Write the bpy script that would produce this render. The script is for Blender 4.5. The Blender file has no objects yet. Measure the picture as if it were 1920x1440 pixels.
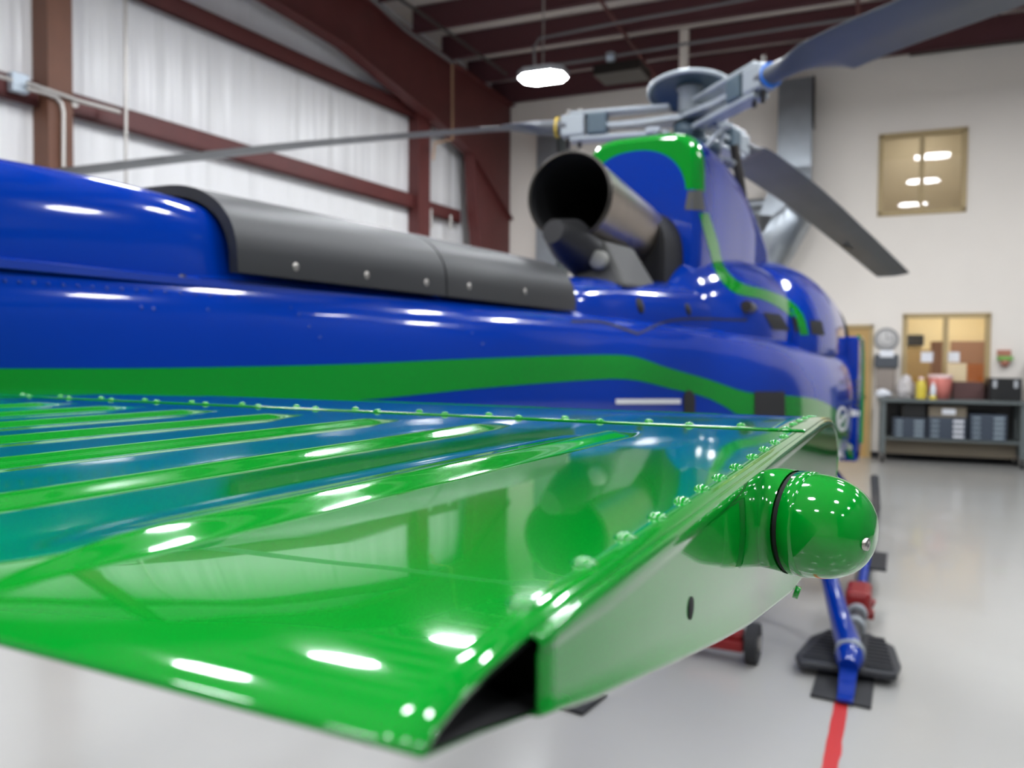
import bpy, math, random
import numpy as np
from mathutils import Vector, Matrix
from mathutils.bvhtree import BVHTree
random.seed(4)
S = bpy.context.scene
col = S.collection
# ------------------------------------------------------------------ camera
F = 1500.0; H = 1.58
pitch = math.atan(48/F); roll = 0.008
yaw = math.atan((1690-960)/F*math.cos(pitch))
FW = np.array([-math.sin(yaw)*math.cos(pitch), math.cos(yaw)*math.cos(pitch), -math.sin(pitch)])
_r = np.array([math.cos(yaw), math.sin(yaw), 0.]); _u = np.cross(_r, FW)
RT = _r*math.cos(roll)+_u*math.sin(roll)
UP = _u*math.cos(roll)-_r*math.sin(roll)
C0 = np.array([0, 0, H])
cd = bpy.data.cameras.new('camera'); cam = bpy.data.objects.new('camera', cd); col.objects.link(cam)
cam.matrix_world = Matrix(((RT[0], UP[0], -FW[0], 0), (RT[1], UP[1], -FW[1], 0), (RT[2], UP[2], -FW[2], H), (0, 0, 0, 1)))
cd.sensor_width = 36; cd.lens = F/1920*36; cd.clip_start = 0.01; cd.clip_end = 200
cd.dof.use_dof = True; cd.dof.focus_distance = 0.30; cd.dof.aperture_fstop = 14.0
S.camera = cam
# ------------------------------------------------------------------ world, exposure
w = bpy.data.worlds.new('world'); S.world = w; w.use_nodes = True
w.node_tree.nodes['Background'].inputs[0].default_value = (0.9, 0.95, 1, 1)
w.node_tree.nodes['Background'].inputs[1].default_value = 0.05
S.view_settings.view_transform = 'Standard'; S.view_settings.look = 'None'
S.view_settings.gamma = 1; S.view_settings.exposure = 0.0; S.view_settings.use_curve_mapping = False
LAMP = 82.0            # strength of the LED diffusers
S.cycles.max_bounces = 8; S.cycles.sample_clamp_indirect = 6; S.cycles.caustics_reflective = False

# ------------------------------------------------------------------ helpers
def ray(x, y): return (FW*F+RT*(x-960)-UP*(y-720))/F
def atX(x, y, X): d = ray(x, y); return C0+d*(X/d[0])
def atY(x, y, Y): d = ray(x, y); return C0+d*(Y/d[1])
def atZ(x, y, Z): d = ray(x, y); return C0+d*((Z-H)/d[2])
V = lambda *a: np.array(a, float)
def srgb(r, g, b):
    f = lambda c: (c/255/12.92 if c/255 <= .04045 else ((c/255+.055)/1.055)**2.4)
    return (f(r), f(g), f(b), 1)

class MB:
    def __init__(s): s.v = []; s.f = []; s.sm = []
    def add(s, vs, fs, sm=False):
        o = len(s.v); s.v += [tuple(map(float, p)) for p in vs]
        s.f += [tuple(i+o for i in f) for f in fs]; s.sm += [sm]*len(fs); return s
    def hexa(s, P):  # 8 points: bottom 4 ccw, top 4
        return s.add(P, [(3, 2, 1, 0), (4, 5, 6, 7), (0, 1, 5, 4), (1, 2, 6, 5), (2, 3, 7, 6), (3, 0, 4, 7)])
    def box(s, x0, x1, y0, y1, z0, z1, f=None):
        f = f or (lambda a, b, c: V(a, b, c))
        return s.hexa([f(x0, y0, z0), f(x1, y0, z0), f(x1, y1, z0), f(x0, y1, z0), f(x0, y0, z1), f(x1, y0, z1), f(x1, y1, z1), f(x0, y1, z1)])
    def grid(s, P, cu=False, cv=False, sm=True, flip=False):
        P = [list(r) for r in P]; n = len(P); m = len(P[0])
        vs = [p for r in P for p in r]; fs = []
        for i in range(n if cu else n-1):
            for j in range(m if cv else m-1):
                a, b = i*m+j, i*m+(j+1) % m; i2 = (i+1) % n
                q = (a, b, i2*m+(j+1) % m, i2*m+j)
                fs.append(q[::-1] if flip else q)
        return s.add(vs, fs, sm)
    def tube(s, pts, r, n=12, cap=True, sm=True):
        pts = [V(*p) for p in pts]; R = r if hasattr(r, '__len__') else [r]*len(pts)
        rings = []; prev = None
        for i, p in enumerate(pts):
            t = pts[min(i+1, len(pts)-1)]-pts[max(i-1, 0)]; t /= np.linalg.norm(t)
            if prev is None:
                a = V(0, 0, 1) if abs(t[2]) < .9 else V(1, 0, 0); prev = np.cross(t, a)
            prev = prev-t*(prev@t); prev /= np.linalg.norm(prev); b = np.cross(t, prev)
            rings.append([p+R[i]*(math.cos(2*math.pi*k/n)*prev+math.sin(2*math.pi*k/n)*b) for k in range(n)])
        s.grid(rings, cv=True, sm=sm)
        if cap:
            o = len(s.v); s.add(rings[0], [tuple(range(n))]); s.add(rings[-1], [tuple(range(n))[::-1]])
        return s
    def lathe(s, o, ax, prof, n=24, cap=False):
        o = V(*o); ax = V(*ax); ax /= np.linalg.norm(ax); a = V(0, 0, 1) if abs(ax[2]) < .9 else V(1, 0, 0)
        p = np.cross(ax, a); p /= np.linalg.norm(p); q = np.cross(ax, p)
        rings = [[o+ax*h+max(r, 1e-6)*(math.cos(2*math.pi*k/n)*p+math.sin(2*math.pi*k/n)*q) for k in range(n)] for r, h in prof]
        s.grid(rings, cv=True)
        if cap: s.add(rings[0], [tuple(range(n))]); s.add(rings[-1], [tuple(range(n))[::-1]])
        return s
    def prism(s, poly, f, t0, t1):  # poly of 2D pts, f(a,b,t)
        n = len(poly); vs = [f(a, b, t0) for a, b in poly]+[f(a, b, t1) for a, b in poly]
        return s.add(vs, [tuple(range(n))[::-1], tuple(range(n, 2*n))]+[(i, (i+1) % n, n+(i+1) % n, n+i) for i in range(n)])
    def bvh(s): return BVHTree.FromPolygons(s.v, s.f)

def put(name, mb, m, parent=None, origin=None, label=None, cat=None, group=None, kind=None, bevel=0, solid=0):
    a = np.array(mb.v)
    if parent is not None: o = np.array(parent['_o'])
    elif origin is not None: o = V(*origin)
    else: o = V(*(a.min(0)+a.max(0))/2); o[2] = a[:, 2].min()
    me = bpy.data.meshes.new(name); me.from_pydata([tuple(p) for p in a-o], [], mb.f); me.update()
    me.polygons.foreach_set('use_smooth', mb.sm)
    me.materials.append(m); ob = bpy.data.objects.new(name, me); col.objects.link(ob)
    import bmesh
    bm = bmesh.new(); bm.from_mesh(me); bmesh.ops.recalc_face_normals(bm, faces=bm.faces) if not solid else None; bm.to_mesh(me); bm.free()
    if parent is not None:
        ob.parent = parent; ob['_o'] = list(o)
        if '_o' in parent and parent.type != 'EMPTY': pass
    else: ob.location = o; ob['_o'] = list(o)
    if bevel:
        b = ob.modifiers.new('bevel', 'BEVEL'); b.width = bevel; b.segments = 2; b.limit_method = 'ANGLE'
    if solid:
        b = ob.modifiers.new('solid', 'SOLIDIFY'); b.thickness = solid; b.offset = -1
    tag(ob, label, cat, group, kind); return ob
def tag(o, label=None, cat=None, group=None, kind=None):
    for k, v in (('label', label), ('category', cat), ('group', group), ('kind', kind)):
        if v: o[k] = v
def thing(name, loc, label, cat, group=None):
    o = bpy.data.objects.new(name, None); col.objects.link(o); o.location = tuple(loc); o['_o'] = [float(x) for x in loc]
    o.empty_display_size = .1; tag(o, label, cat, group); return o
def struct(name, mb, m, **k): return put(name, mb, m, kind='structure', **k)

# ------------------------------------------------------------------ materials
def mat(name, c, rough=.5, metal=0, coat=0, spec=.5, emit=None, es=0, bump=None, noise=None, alpha=1, trans=0):
    m = bpy.data.materials.new(name); m.use_nodes = True; nt = m.node_tree; b = nt.nodes['Principled BSDF']
    b.inputs['Base Color'].default_value = c if len(c) == 4 else (*c, 1)
    b.inputs['Roughness'].default_value = rough; b.inputs['Metallic'].default_value = metal
    b.inputs['Coat Weight'].default_value = coat; b.inputs['Coat Roughness'].default_value = .02
    b.inputs['Specular IOR Level'].default_value = spec
    if trans: b.inputs['Transmission Weight'].default_value = trans
    if emit: b.inputs['Emission Color'].default_value = emit; b.inputs['Emission Strength'].default_value = es
    tc = nt.nodes.new('ShaderNodeTexCoord')
    if noise:   # (scale vector, amount, detail): light mottling of the base colour
        mp = nt.nodes.new('ShaderNodeMapping'); mp.inputs['Scale'].default_value = noise[0]
        n = nt.nodes.new('ShaderNodeTexNoise'); n.inputs['Scale'].default_value = 1; n.inputs['Detail'].default_value = noise[2]
        mx = nt.nodes.new('ShaderNodeMix'); mx.data_type = 'RGBA'; mx.inputs[6].default_value = b.inputs['Base Color'].default_value
        k = 1-noise[1]; mx.inputs[7].default_value = (c[0]*k, c[1]*k, c[2]*k, 1)
        nt.links.new(tc.outputs['Object'], mp.inputs[0]); nt.links.new(mp.outputs[0], n.inputs['Vector'])
        nt.links.new(n.outputs['Fac'], mx.inputs[0]); nt.links.new(mx.outputs[2], b.inputs['Base Color'])
    if bump:    # (scale vector, strength, distance, detail)
        mp = nt.nodes.new('ShaderNodeMapping'); mp.inputs['Scale'].default_value = bump[0]
        n = nt.nodes.new('ShaderNodeTexNoise'); n.inputs['Scale'].default_value = 1; n.inputs['Detail'].default_value = bump[3]
        bp = nt.nodes.new('ShaderNodeBump'); bp.inputs['Strength'].default_value = bump[1]; bp.inputs['Distance'].default_value = bump[2]
        nt.links.new(tc.outputs['Object'], mp.inputs[0]); nt.links.new(mp.outputs[0], n.inputs['Vector'])
        nt.links.new(n.outputs['Fac'], bp.inputs['Height']); nt.links.new(bp.outputs[0], b.inputs['Normal'])
        if coat: nt.links.new(bp.outputs[0], b.inputs['Coat Normal'])
    return m
GREEN = (0.0, 0.232, 0.016); BLUE = (0.0, 0.030, 0.315)
M = {}
M['green'] = mat('green_paint', GREEN, .12, coat=1, spec=.08, bump=((10, 6, 10), .25, .0008, 1))
M['green_ribbed'] = mat('green_paint_skin', GREEN, .1, coat=1, spec=.08, bump=((13, 7, 13), .3, .0008, 2))
M['blue'] = mat('blue_paint', BLUE, .12, coat=.42, spec=.08, bump=((3, 2, 3), .3, .002, 1))
M['blue_plain'] = mat('blue_gloss', (0, .026, .27), .3, coat=.6, spec=.2)
M['black'] = mat('matte_black_cover', (.017, .018, .02), .45, bump=((400, 400, 400), .1, .0005, 2))
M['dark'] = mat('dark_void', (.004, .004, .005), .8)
M['rubber'] = mat('rubber', (.02, .021, .024), .7, noise=((30, 30, 30), .4, 3))
M['ribrubber'] = mat('ribbed_rubber', (.022, .024, .03), .5)
M['screw'] = mat('screw_steel', (.45, .43, .4), .3, 1)
M['drkscrew'] = mat('screw_dark', (.06, .055, .05), .35, .8)
M['blade'] = mat('blade_grey', (.125, .135, .15), .42, noise=((3, 3, 3), .35, 4))
M['hub'] = mat('hub_light_grey', (.36, .4, .43), .35, .2)
M['hubd'] = mat('hub_blue_grey', (.07, .11, .14), .45, .1)
M['steel'] = mat('exhaust_steel', (.52, .45, .38), .28, 1, noise=((3, 5, 3), .45, 3))
M['sooty'] = mat('sooty_steel', (.03, .03, .032), .5, .5)
M['greypatch'] = mat('grey_tape', (.07, .07, .065), .6)
M['white'] = mat('white_paint', (.75, .76, .78), .3, coat=.4)
M['yellow'] = mat('yellow_tape', (.65, .45, .03), .5)
M['ltblue'] = mat('blue_tape', (.03, .2, .75), .5)
M['floor'] = mat('epoxy_floor', srgb(174, 173, 169), .22, coat=.25, noise=((1.1, 1.1, 1), .1, 5), bump=((1.5, 1.5, 1), .15, .004, 3))
M['beige'] = mat('beige_wall', srgb(242, 235, 226), .75, noise=((2, 2, 2), .05, 3))
M['insul'] = mat('white_vinyl', srgb(240, 240, 240), .33, bump=((4, 4, .22), 1, .09, 2.5))
M['vinyl'] = mat('ceiling_vinyl', srgb(245, 236, 226), .5)
M['purlin'] = mat('purlin_iron', srgb(82, 42, 48), .5)
M['maroon'] = mat('red_iron', srgb(104, 50, 48), .5, noise=((4, 4, 4), .35, 4))
M['brown'] = mat('brown_iron', srgb(120, 78, 58), .55, noise=((5, 5, 3), .35, 4))
M['galv'] = mat('galvanised', (.42, .46, .5), .32, .85, noise=((5, 5, 5), .25, 3), bump=((3, 3, 3), .2, .02, 2))
M['conduit'] = mat('conduit', (.55, .53, .5), .35, .6); M['dimpipe'] = mat('dull_pipe', (.16, .155, .16), .5, .3)
M['jbox'] = mat('box_metal', (.5, .58, .66), .4, .3)
M['tan'] = mat('tan_frame', srgb(178, 156, 112), .5)
M['doorwood'] = mat('tan_door', srgb(188, 152, 92), .45)
M['glass'] = mat('window_glass', (1, 1, 1), .0, trans=1, spec=.5); M['glass'].node_tree.nodes['Principled BSDF'].inputs['IOR'].default_value = 1.45
M['room'] = mat('office_cream', srgb(238, 222, 178), .8)
M['roomup'] = mat('office_grey', srgb(185, 172, 145), .8)
M['brownboard'] = mat('brown_board', srgb(150, 112, 90), .7)
M['orange'] = mat('orange_wood', srgb(190, 110, 40), .5)
M['paper'] = mat('paper', srgb(235, 238, 245), .7)
M['benchgrey'] = mat('bench_grey', srgb(98, 106, 106), .4, noise=((6, 6, 6), .15, 3))
M['drawer'] = mat('drawer_blue', srgb(62, 72, 86), .45)
M['drawerlab'] = mat('drawer_clear', srgb(150, 165, 175), .4)
M['shelf'] = mat('shelf_tan', srgb(118, 108, 92), .6)
M['blk'] = mat('black_case', (.008, .009, .01), .35)
M['maroonbox'] = mat('brown_box', srgb(92, 62, 60), .6)
M['pink'] = mat('pink_bucket', srgb(232, 140, 130), .4)
M['pinklid'] = mat('pink_lid', srgb(236, 205, 202), .4)
M['bag'] = mat('plastic_bag', srgb(205, 200, 200), .3, bump=((30, 30, 30), 1, .02, 3))
M['yellowb'] = mat('yellow_bottle', srgb(215, 195, 70), .35)
M['creambox'] = mat('cream_box', srgb(225, 205, 165), .6)
M['clockrim'] = mat('clock_rim', srgb(158, 158, 158), .4)
M['clockface'] = mat('clock_face', srgb(208, 206, 204), .5)
M['disp'] = mat('dispenser_dark', srgb(80, 85, 92), .3)
M['dispg'] = mat('dispenser_grey', srgb(158, 148, 140), .3, .4)
M['lime'] = mat('lime_band', srgb(130, 185, 90), .6)
M['terra'] = mat('terracotta', srgb(180, 120, 100), .7)
M['red'] = mat('red_metal', srgb(130, 14, 18), .4)
M['tape'] = mat('red_tape', srgb(180, 38, 40), .45)
M['led'] = mat('led_diffuser', (1, 1, 1), .5, emit=(.93, .96, 1, 1), es=LAMP)
M['office_led'] = mat('office_diffuser', (1, 1, 1), .5, emit=(1, .97, .9, 1), es=24)
M['house'] = mat('lamp_housing', (.5, .52, .55), .4, .5)
M['amber'] = mat('beacon_amber', (.5, .32, .2), .25)

# cowling paint: blue with a green arch on the aft face
def cowl_paint():
    m = mat('cowling_paint', BLUE, .12, coat=.6, spec=.08, bump=((3, 2, 3), .3, .002, 1)); nt = m.node_tree; L = nt.links
    b = nt.nodes['Principled BSDF']; tc = nt.nodes.new('ShaderNodeTexCoord'); sx = nt.nodes.new('ShaderNodeSeparateXYZ')
    L.new(tc.outputs['Object'], sx.inputs[0])
    def mt(op, a, bb):
        n = nt.nodes.new('ShaderNodeMath'); n.operation = op
        for i, q in enumerate((a, bb)):
            if q is None: continue
            if isinstance(q, (int, float)): n.inputs[i].default_value = q
            else: L.new(q, n.inputs[i])
        return n.outputs[0]
    c = atY(1196, 382, 4.2)
    ex = mt('POWER', mt('DIVIDE', mt('ABSOLUTE', mt('SUBTRACT', sx.outputs[0], c[0]+1.27), None), .275), 2.3)
    ez = mt('POWER', mt('DIVIDE', mt('ABSOLUTE', mt('SUBTRACT', sx.outputs[2], c[2]), None), .268), 2.3)
    g = mt('GREATER_THAN', mt('ADD', ex, ez), 1.0)
    g = mt('MULTIPLY', g, mt('LESS_THAN', sx.outputs[1], 4.255-5.2))
    g = mt('MULTIPLY', g, mt('GREATER_THAN', sx.outputs[2], 2.46))
    mx = nt.nodes.new('ShaderNodeMix'); mx.data_type = 'RGBA'; mx.inputs[6].default_value = (*BLUE, 1); mx.inputs[7].default_value = (*GREEN, 1)
    L.new(g, mx.inputs[0]); L.new(mx.outputs[2], b.inputs['Base Color']); return m
M['cowl'] = cowl_paint()

# ------------------------------------------------------------------ building frame
P0 = V(-.44419, 14.41411, 0); dB = V(.998185, .060214, 0); nB = V(-.060214, .998185, 0)
dL = V(.072398, .997376, 0); nL = V(.997376, -.072398, 0); CR = V(-7.23132, 14.00468, 0)
def B(u, n, z): return P0+dB*u-nB*n+V(0, 0, z)          # u along the beige wall, n out from it
def L_(s, m, z): return CR+dL*s+nL*m+V(0, 0, z)         # s along the left wall, m into the room
def uv(px, py, n=0):
    d = ray(px, py); t = ((P0-nB*n-C0)@nB)/(d@nB); q = C0+d*t; return (q-P0)@dB, q[2]
def sz(px, py, m=0):
    d = ray(px, py); t = ((CR+nL*m-C0)@nL)/(d@nL); q = C0+d*t; return (q-CR)@dL, q[2]

def quadbox(f, a0, a1, b0, b1, c0, c1): return MB().box(a0, a1, b0, b1, c0, c1, f)
# floor
fl = MB().add([L_(-28, -.3, 0), B(5.5, 28, 0), B(5.5, -.3, 0), L_(.3, -.3, 0)], [(0, 1, 2, 3)])
struct('floor', fl, M['floor'], origin=(0, 0, 0))
# beige wall with window holes
uw0, zw1 = uv(1650, 254); uw1, _ = uv(1814, 238); zw0 = 3.95; zw1 = 5.25
lw0, lw1 = uv(1692, 700)[0], uv(1857, 588)[0]; lz0, lz1 = 1.12, 2.34
us = [-6.9, uw0, uw1, 12]; wb = MB()
def wallrect(u0, u1, z0, z1): wb.box(u0, u1, -.2, 0, z0, z1, B)
wallrect(-6.9, min(uw0, lw0), 0, 7.6)
a, b_ = min(uw0, lw0), max(uw1, lw1)
wallrect(b_, 5.5, 0, 7.6)
wallrect(a, b_, 0, lz0); wallrect(a, b_, lz1, zw0); wallrect(a, b_, zw1, 7.6)
if lw0 > a: wallrect(a, lw0, lz0, lz1)
if lw1 < b_: wallrect(lw1, b_, lz0, lz1)
if uw0 > a: wallrect(a, uw0, zw0, zw1)
if uw1 < b_: wallrect(uw1, b_, zw0, zw1)
struct('wall_back', wb, M['beige'])
struct('wall_right', quadbox(B, 5.3, 5.5, 0, 24.8, 0, 9.2), mat('unseen_dark_wall', srgb(84, 88, 96), .6, noise=((1, 1, 1), .1, 3)))  # unseen wall, moved in and darkened to shape the blue hull's reflections
# wall behind the camera with the big hangar door panels left plain
struct('wall_front', quadbox(B, -10, 5.5, 24.8, 25, 0, 9), M['beige'])
struct('wall_left', quadbox(L_, -26, .1, -.15, 0, 0, 8.8), M['insul'])
# roof vinyl (rises toward the camera side)
RZ = lambda n: 6.45+.085*n
rf = MB()
rf.hexa([B(-10, -.2, RZ(0)+.42), B(5.5, -.2, RZ(0)+.42), B(5.5, 25, RZ(25)+.42), B(-10, 25, RZ(25)+.42),
         B(-10, -.2, RZ(0)+.55), B(5.5, -.2, RZ(0)+.55), B(5.5, 25, RZ(25)+.55), B(-10, 25, RZ(25)+.55)])
struct('ceiling', rf, M['vinyl'])
# purlins
def beam(name, pts, w_, h_, m, **k):
    pass
for k in range(12):
    n = .12+1.0*k; z = RZ(n)
    mb = MB()
    mb.box(-6.85, 5.28, n, n+.02, z, z+.415, B)
    mb.box(-6.85, 5.28, n-.0, n+.085, z, z+.012, B)
    mb.box(-6.85, 5.28, n-.065, n, z+.403, z+.415, B)
    put('purlin', mb, M['purlin'], label=('dark red steel roof purlin running parallel to the beige wall' if k else 'dark red eave strut along the top of the beige wall'),
        cat='roof beam', group=('roof purlins' if k else None))
# sag rods crossing below the purlins
for i, (pa, pb) in enumerate([((1125, 0), (1232, 150)), ((1608, 0), (1611, 45))]):
    q = [B(uv(*pa)[0]*.0+uu, nn, RZ(nn)+.02) for uu, nn in ((0, 0), (0, 0))]
    ds = []
    for p in (pa, pb):
        d = ray(*p); n0 = (P0-C0)@nB
        t = (6.40+.085*n0-H)/(d[2]+.085*(d@nB)); ds.append(C0+d*t)
    dd = ds[1]-ds[0]; mb = MB().tube([ds[0]-dd*1.0, ds[1]+dd*.05], .028, 8)
    put('purlin_brace', mb, M['maroon'], label=['thin red brown rod crossing below the purlins near the ceiling lamp', 'short red brown rod below the purlins above the right rotor blade'][i], cat='roof brace')
# rigid frame at the left wall: rafter + haunch + column
fm = .35
low = [(-14, 6.75), (-9, 6.32), (-6.13, 6.08), (-4.75, 5.98), (-2.75, 5.56), (-1.43, 5.2), (-1.33, 4.2), (-1.15, 3.3), (-.85, 0)]
top = [(-14, RZ(14)-.01), (-.05, 6.44)]
poly = low+[(0, 0), (0, 6.44), (-14, RZ(14)-.01)]
rfr = thing('steel_frame', L_(-.5, fm, 0), 'deep dark red tapered steel frame standing in the far left corner', 'steel frame')
put('web', MB().prism(poly, lambda s, z, t: L_(s, t, z), fm-.006, fm+.006), M['maroon'], rfr)
mb = MB()
for (a0, b0), (a1, b1) in zip(low[:-1], low[1:]):
    d = V(a1-a0, b1-b0); d /= np.linalg.norm(d); nn = V(-d[1], d[0])*.014
    mb.hexa([L_(a0, fm-.11, b0), L_(a1, fm-.11, b1), L_(a1, fm+.11, b1), L_(a0, fm+.11, b0),
             L_(a0+nn[0], fm-.11, b0+nn[1]), L_(a1+nn[0], fm-.11, b1+nn[1]), L_(a1+nn[0], fm+.11, b1+nn[1]), L_(a0+nn[0], fm+.11, b0+nn[1])])
put('lower_flange', mb, M['maroon'], rfr)
mb = MB().hexa([L_(-14, fm-.11, RZ(14)-.03), L_(0, fm-.11, 6.42), L_(0, fm+.11, 6.42), L_(-14, fm+.11, RZ(14)-.03),
                L_(-14, fm-.11, RZ(14)-.012), L_(0, fm-.11, 6.438), L_(0, fm+.11, 6.438), L_(-14, fm+.11, RZ(14)-.012)])
put('upper_flange', mb, M['maroon'], rfr)
put('stiffener', MB().hexa([L_(-1.4, fm, 5.18), L_(-.02, fm, 4.25), L_(-.02, fm+.1, 4.25), L_(-1.4, fm+.1, 5.18), L_(-1.4, fm, 5.2), L_(-.02, fm, 4.27), L_(-.02, fm+.1, 4.27), L_(-1.4, fm+.1, 5.2)]), M['maroon'], rfr)
# wind posts
def post(s0, s1, m1, m_, ztop, label):
    mb = MB(); mb.box(s0, s1, m1-.015, m1, 0, ztop, L_); mb.box(s0, s1, .0, .015, 0, ztop, L_)
    mb.box((s0+s1)/2-.006, (s0+s1)/2+.006, .015, m1-.015, 0, ztop, L_)
    mb.box(s0, s0+.02, .015, m1-.015, 0, ztop, L_)
    put('wall_post', mb, m_, label=label, cat='steel post')
post(-8.86, -8.61, .27, M['brown'], 6.6, 'brown steel post at the left edge in front of the white insulation')
post(-2.74, -2.42, .22, M['maroon'], 5.75, 'dark red steel post between the far white insulation panels')
def girt(s0, s1, z0, z1, m1, label):
    mb = MB(); mb.box(s0, s1, .0, m1, z1-.015, z1, L_); mb.box(s0, s1, m1-.015, m1, z0, z1, L_); mb.box(s0, s1, m1-.015, m1+.0, z0, z0+.05, L_)
    put('wall_girt', mb, M['maroon'], label=label, cat='wall girt', group=None)
girt(-8.60, -2.75, 4.03, 4.28, .12, 'dark red horizontal girt between the brown post and the far red post')
girt(-14, -8.87, 4.03, 4.28, .12, 'dark red girt left of the brown post under the conduit')
girt(-2.41, -1.35, 4.0, 4.24, .12, 'short dark red girt beside the far corner column')
girt(-14, -.9, 5.5, 5.74, .12, 'upper dark red girt running under the rafter')
# grey vinyl above the top girt is the shaded part of the same wall
# conduits, junction box
jb = L_(-9.15, .2, 4.3)
s_, z_ = sz(35, 156, .2)
bx = MB().box(s_-.08, s_+.08, .15, .24, z_-.09, z_+.09, L_)
put('junction_box', bx, M['jbox'], label='pale blue grey junction box on the conduit at the left edge', cat='junction box', bevel=.008)
def px_l(x, y, m): s, z = sz(x, y, m); return L_(s, m, z)
mb = MB().tube([px_l(-60, 125, .3), px_l(22, 150, .3)], .02, 8).tube([px_l(50, 155, .3), px_l(145, 188, .3), px_l(225, 210, .3)], .022, 8)
put('conduit_pipe', mb, M['conduit'], label='pale metal conduit running through the junction box across the brown post', cat='conduit')
mb = MB().tube([px_l(50, 166, .31), px_l(85, 175, .31), px_l(105, 182, .31), px_l(115, 193, .31), px_l(119, 210, .31), px_l(119, 313, .31)], .02, 8)
put('conduit_pipe', mb, M['conduit'], label='bent conduit going down the face of the brown post', cat='conduit')
mb = MB().box(sz(138, 190, .3)[0], sz(150, 190, .3)[0], .2, .27, sz(140, 197, .3)[1], sz(140, 184, .3)[1], L_)
put('pipe_bracket', mb, M['conduit'], label='small white bracket where the conduit passes the brown post', cat='bracket')
put('hanging_rod', MB().tube([px_l(235, -30, .35), px_l(236, 208, .35), px_l(236, 420, .35)], .018, 8), M['conduit'],
    label='thin grey vertical rod in front of the white insulation', cat='rod')
# sprinkler style pipe bends near the column
mb = MB().tube([px_l(848, 120, .5), px_l(848, 262, .5), px_l(815, 268, .5), px_l(812, 300, .5)], .02, 8)
put('drop_pipe', mb, M['amber'], label='thin tan pipe dropping in front of the rafter haunch', cat='pipe')
for i, (x, y0, y1) in enumerate([(808, 392, 428), (845, 404, 430)]):
    put('short_pipe', MB().tube([px_l(x, y0, .2), px_l(x, y1, .2)], .025, 8), M['conduit'],
        label=['left short pale pipe under the girt by the corner column', 'right short pale pipe under the girt by the corner column'][i], cat='pipe')

# windows, door
def window(name, u0, u1, z0, z1, fr):
    fm_ = MB(); d0, d1 = -.08, .03
    fm_.box(u0-fr*.2, u0+fr, d0, d1, z0, z1, B); fm_.box(u1-fr, u1+fr*.2, d0, d1, z0, z1, B)
    fm_.box(u0-fr*.2, u1+fr*.2, d0, d1, z1-fr, z1+fr*.2, B); fm_.box(u0-fr*.2, u1+fr*.2, d0, d1, z0-fr*.2, z0+fr, B)
    um = (u0+u1)/2; fm_.box(um-fr*.6, um+fr*.6, d0, d1-.01, z0+fr, z1-fr, B)
    o = struct(name, fm_, M['tan'])
    for a_, b2 in ((u0+fr, um-fr*.6), (um+fr*.6, u1-fr)):
        put('pane', MB().box(a_, b2, -.03, -.024, z0+fr, z1-fr, B), M['glass'], o)
    return o
window('window_1', uw0, uw1, zw0, zw1, .06)
window('window_2', lw0, lw1, lz0, lz1, .06)
# upper room: shallow room behind the glass
def room(name, u0, u1, z0, z1, dep, m):
    mb = MB(); mb.box(u0, u1, -dep-.1, -dep, z0, z1, B); mb.box(u0-.1, u0, -dep, -.2, z0, z1, B); mb.box(u1, u1+.1, -dep, -.2, z0, z1, B)
    mb.box(u0, u1, -dep, -.2, z0-.1, z0, B); mb.box(u0, u1, -dep, -.2, z1, z1+.1, B); struct(name, mb, m)
room('wall_upper_office', -.6, 2.2, 3.5, 6.0, 2.2, M['roomup'])
room('wall_lower_office', .1, 2.6, .2, 2.9, 2.6, M['room'])
def lamp_panel(name, c, sx, sy, m, label, group=None, h=.06, rods=None):
    t = thing(name, c, label, 'ceiling light', group)
    return t
t = thing('office_light', B(1.3, -1.4, 2.9), 'white ceiling panel lamp inside the lower office', 'ceiling light')
put('frame', MB().box(.95, 1.65, -1.75, -1.05, 2.86, 2.9, B), M['house'], t); put('diffuser', MB().box(1.0, 1.6, -1.7, -1.1, 2.85, 2.862, B), M['office_led'], t)
t = thing('office_light', B(.8, -1.2, 6.0), 'white ceiling panel lamp inside the upper room', 'ceiling light')
put('frame', MB().box(.45, 1.15, -1.6, -.9, 5.96, 6.0, B), M['house'], t); put('diffuser', MB().box(.5, 1.1, -1.5, -1., 5.95, 5.962, B), M['office_led'], t)
# things seen through the lower window
def on_n(x0, x1, y0, y1, n, th):    # box facing us on plane n covering the pixel rectangle
    ua, za = uv(x0, y0, n); ub, zb = uv(x1, y1, n); return MB().box(ua, ub, n-th, n, zb, za, B)
put('brown_board', on_n(1783, 1875, 640, 760, -2.5, .05), M['brownboard'], label='brown pin board on the office wall behind the lower window', cat='board')
put('tan_partition', on_n(1680, 1766, 655, 760, -1.8, .05), mat('tan_partition', srgb(170, 145, 95), .8), label='olive tan partition inside the office behind the left pane', cat='partition')
put('dark_shelf', on_n(1748, 1768, 640, 720, -1.2, .3), M['brownboard'], label='narrow brown shelf unit behind the window mullion', cat='shelf')
put('wall_picture', on_n(1698, 1732, 628, 648, -2.3, .3), M['blk'], label='small dark box hanging high behind the left office pane', cat='box')
put('paper_sheet', on_n(1727, 1749, 660, 679, -.02, .002), M['paper'], label='white paper sheet taped to the left office pane', cat='paper')
put('paper_sheet', on_n(1775, 1799, 660, 679, -.02, .002), M['paper'], label='white paper sheet taped to the right office pane', cat='paper')
put('orange_cabinet', on_n(1815, 1856, 682, 745, -.7, .3), M['orange'], label='orange wooden cabinet low behind the right office pane', cat='cabinet')
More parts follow.
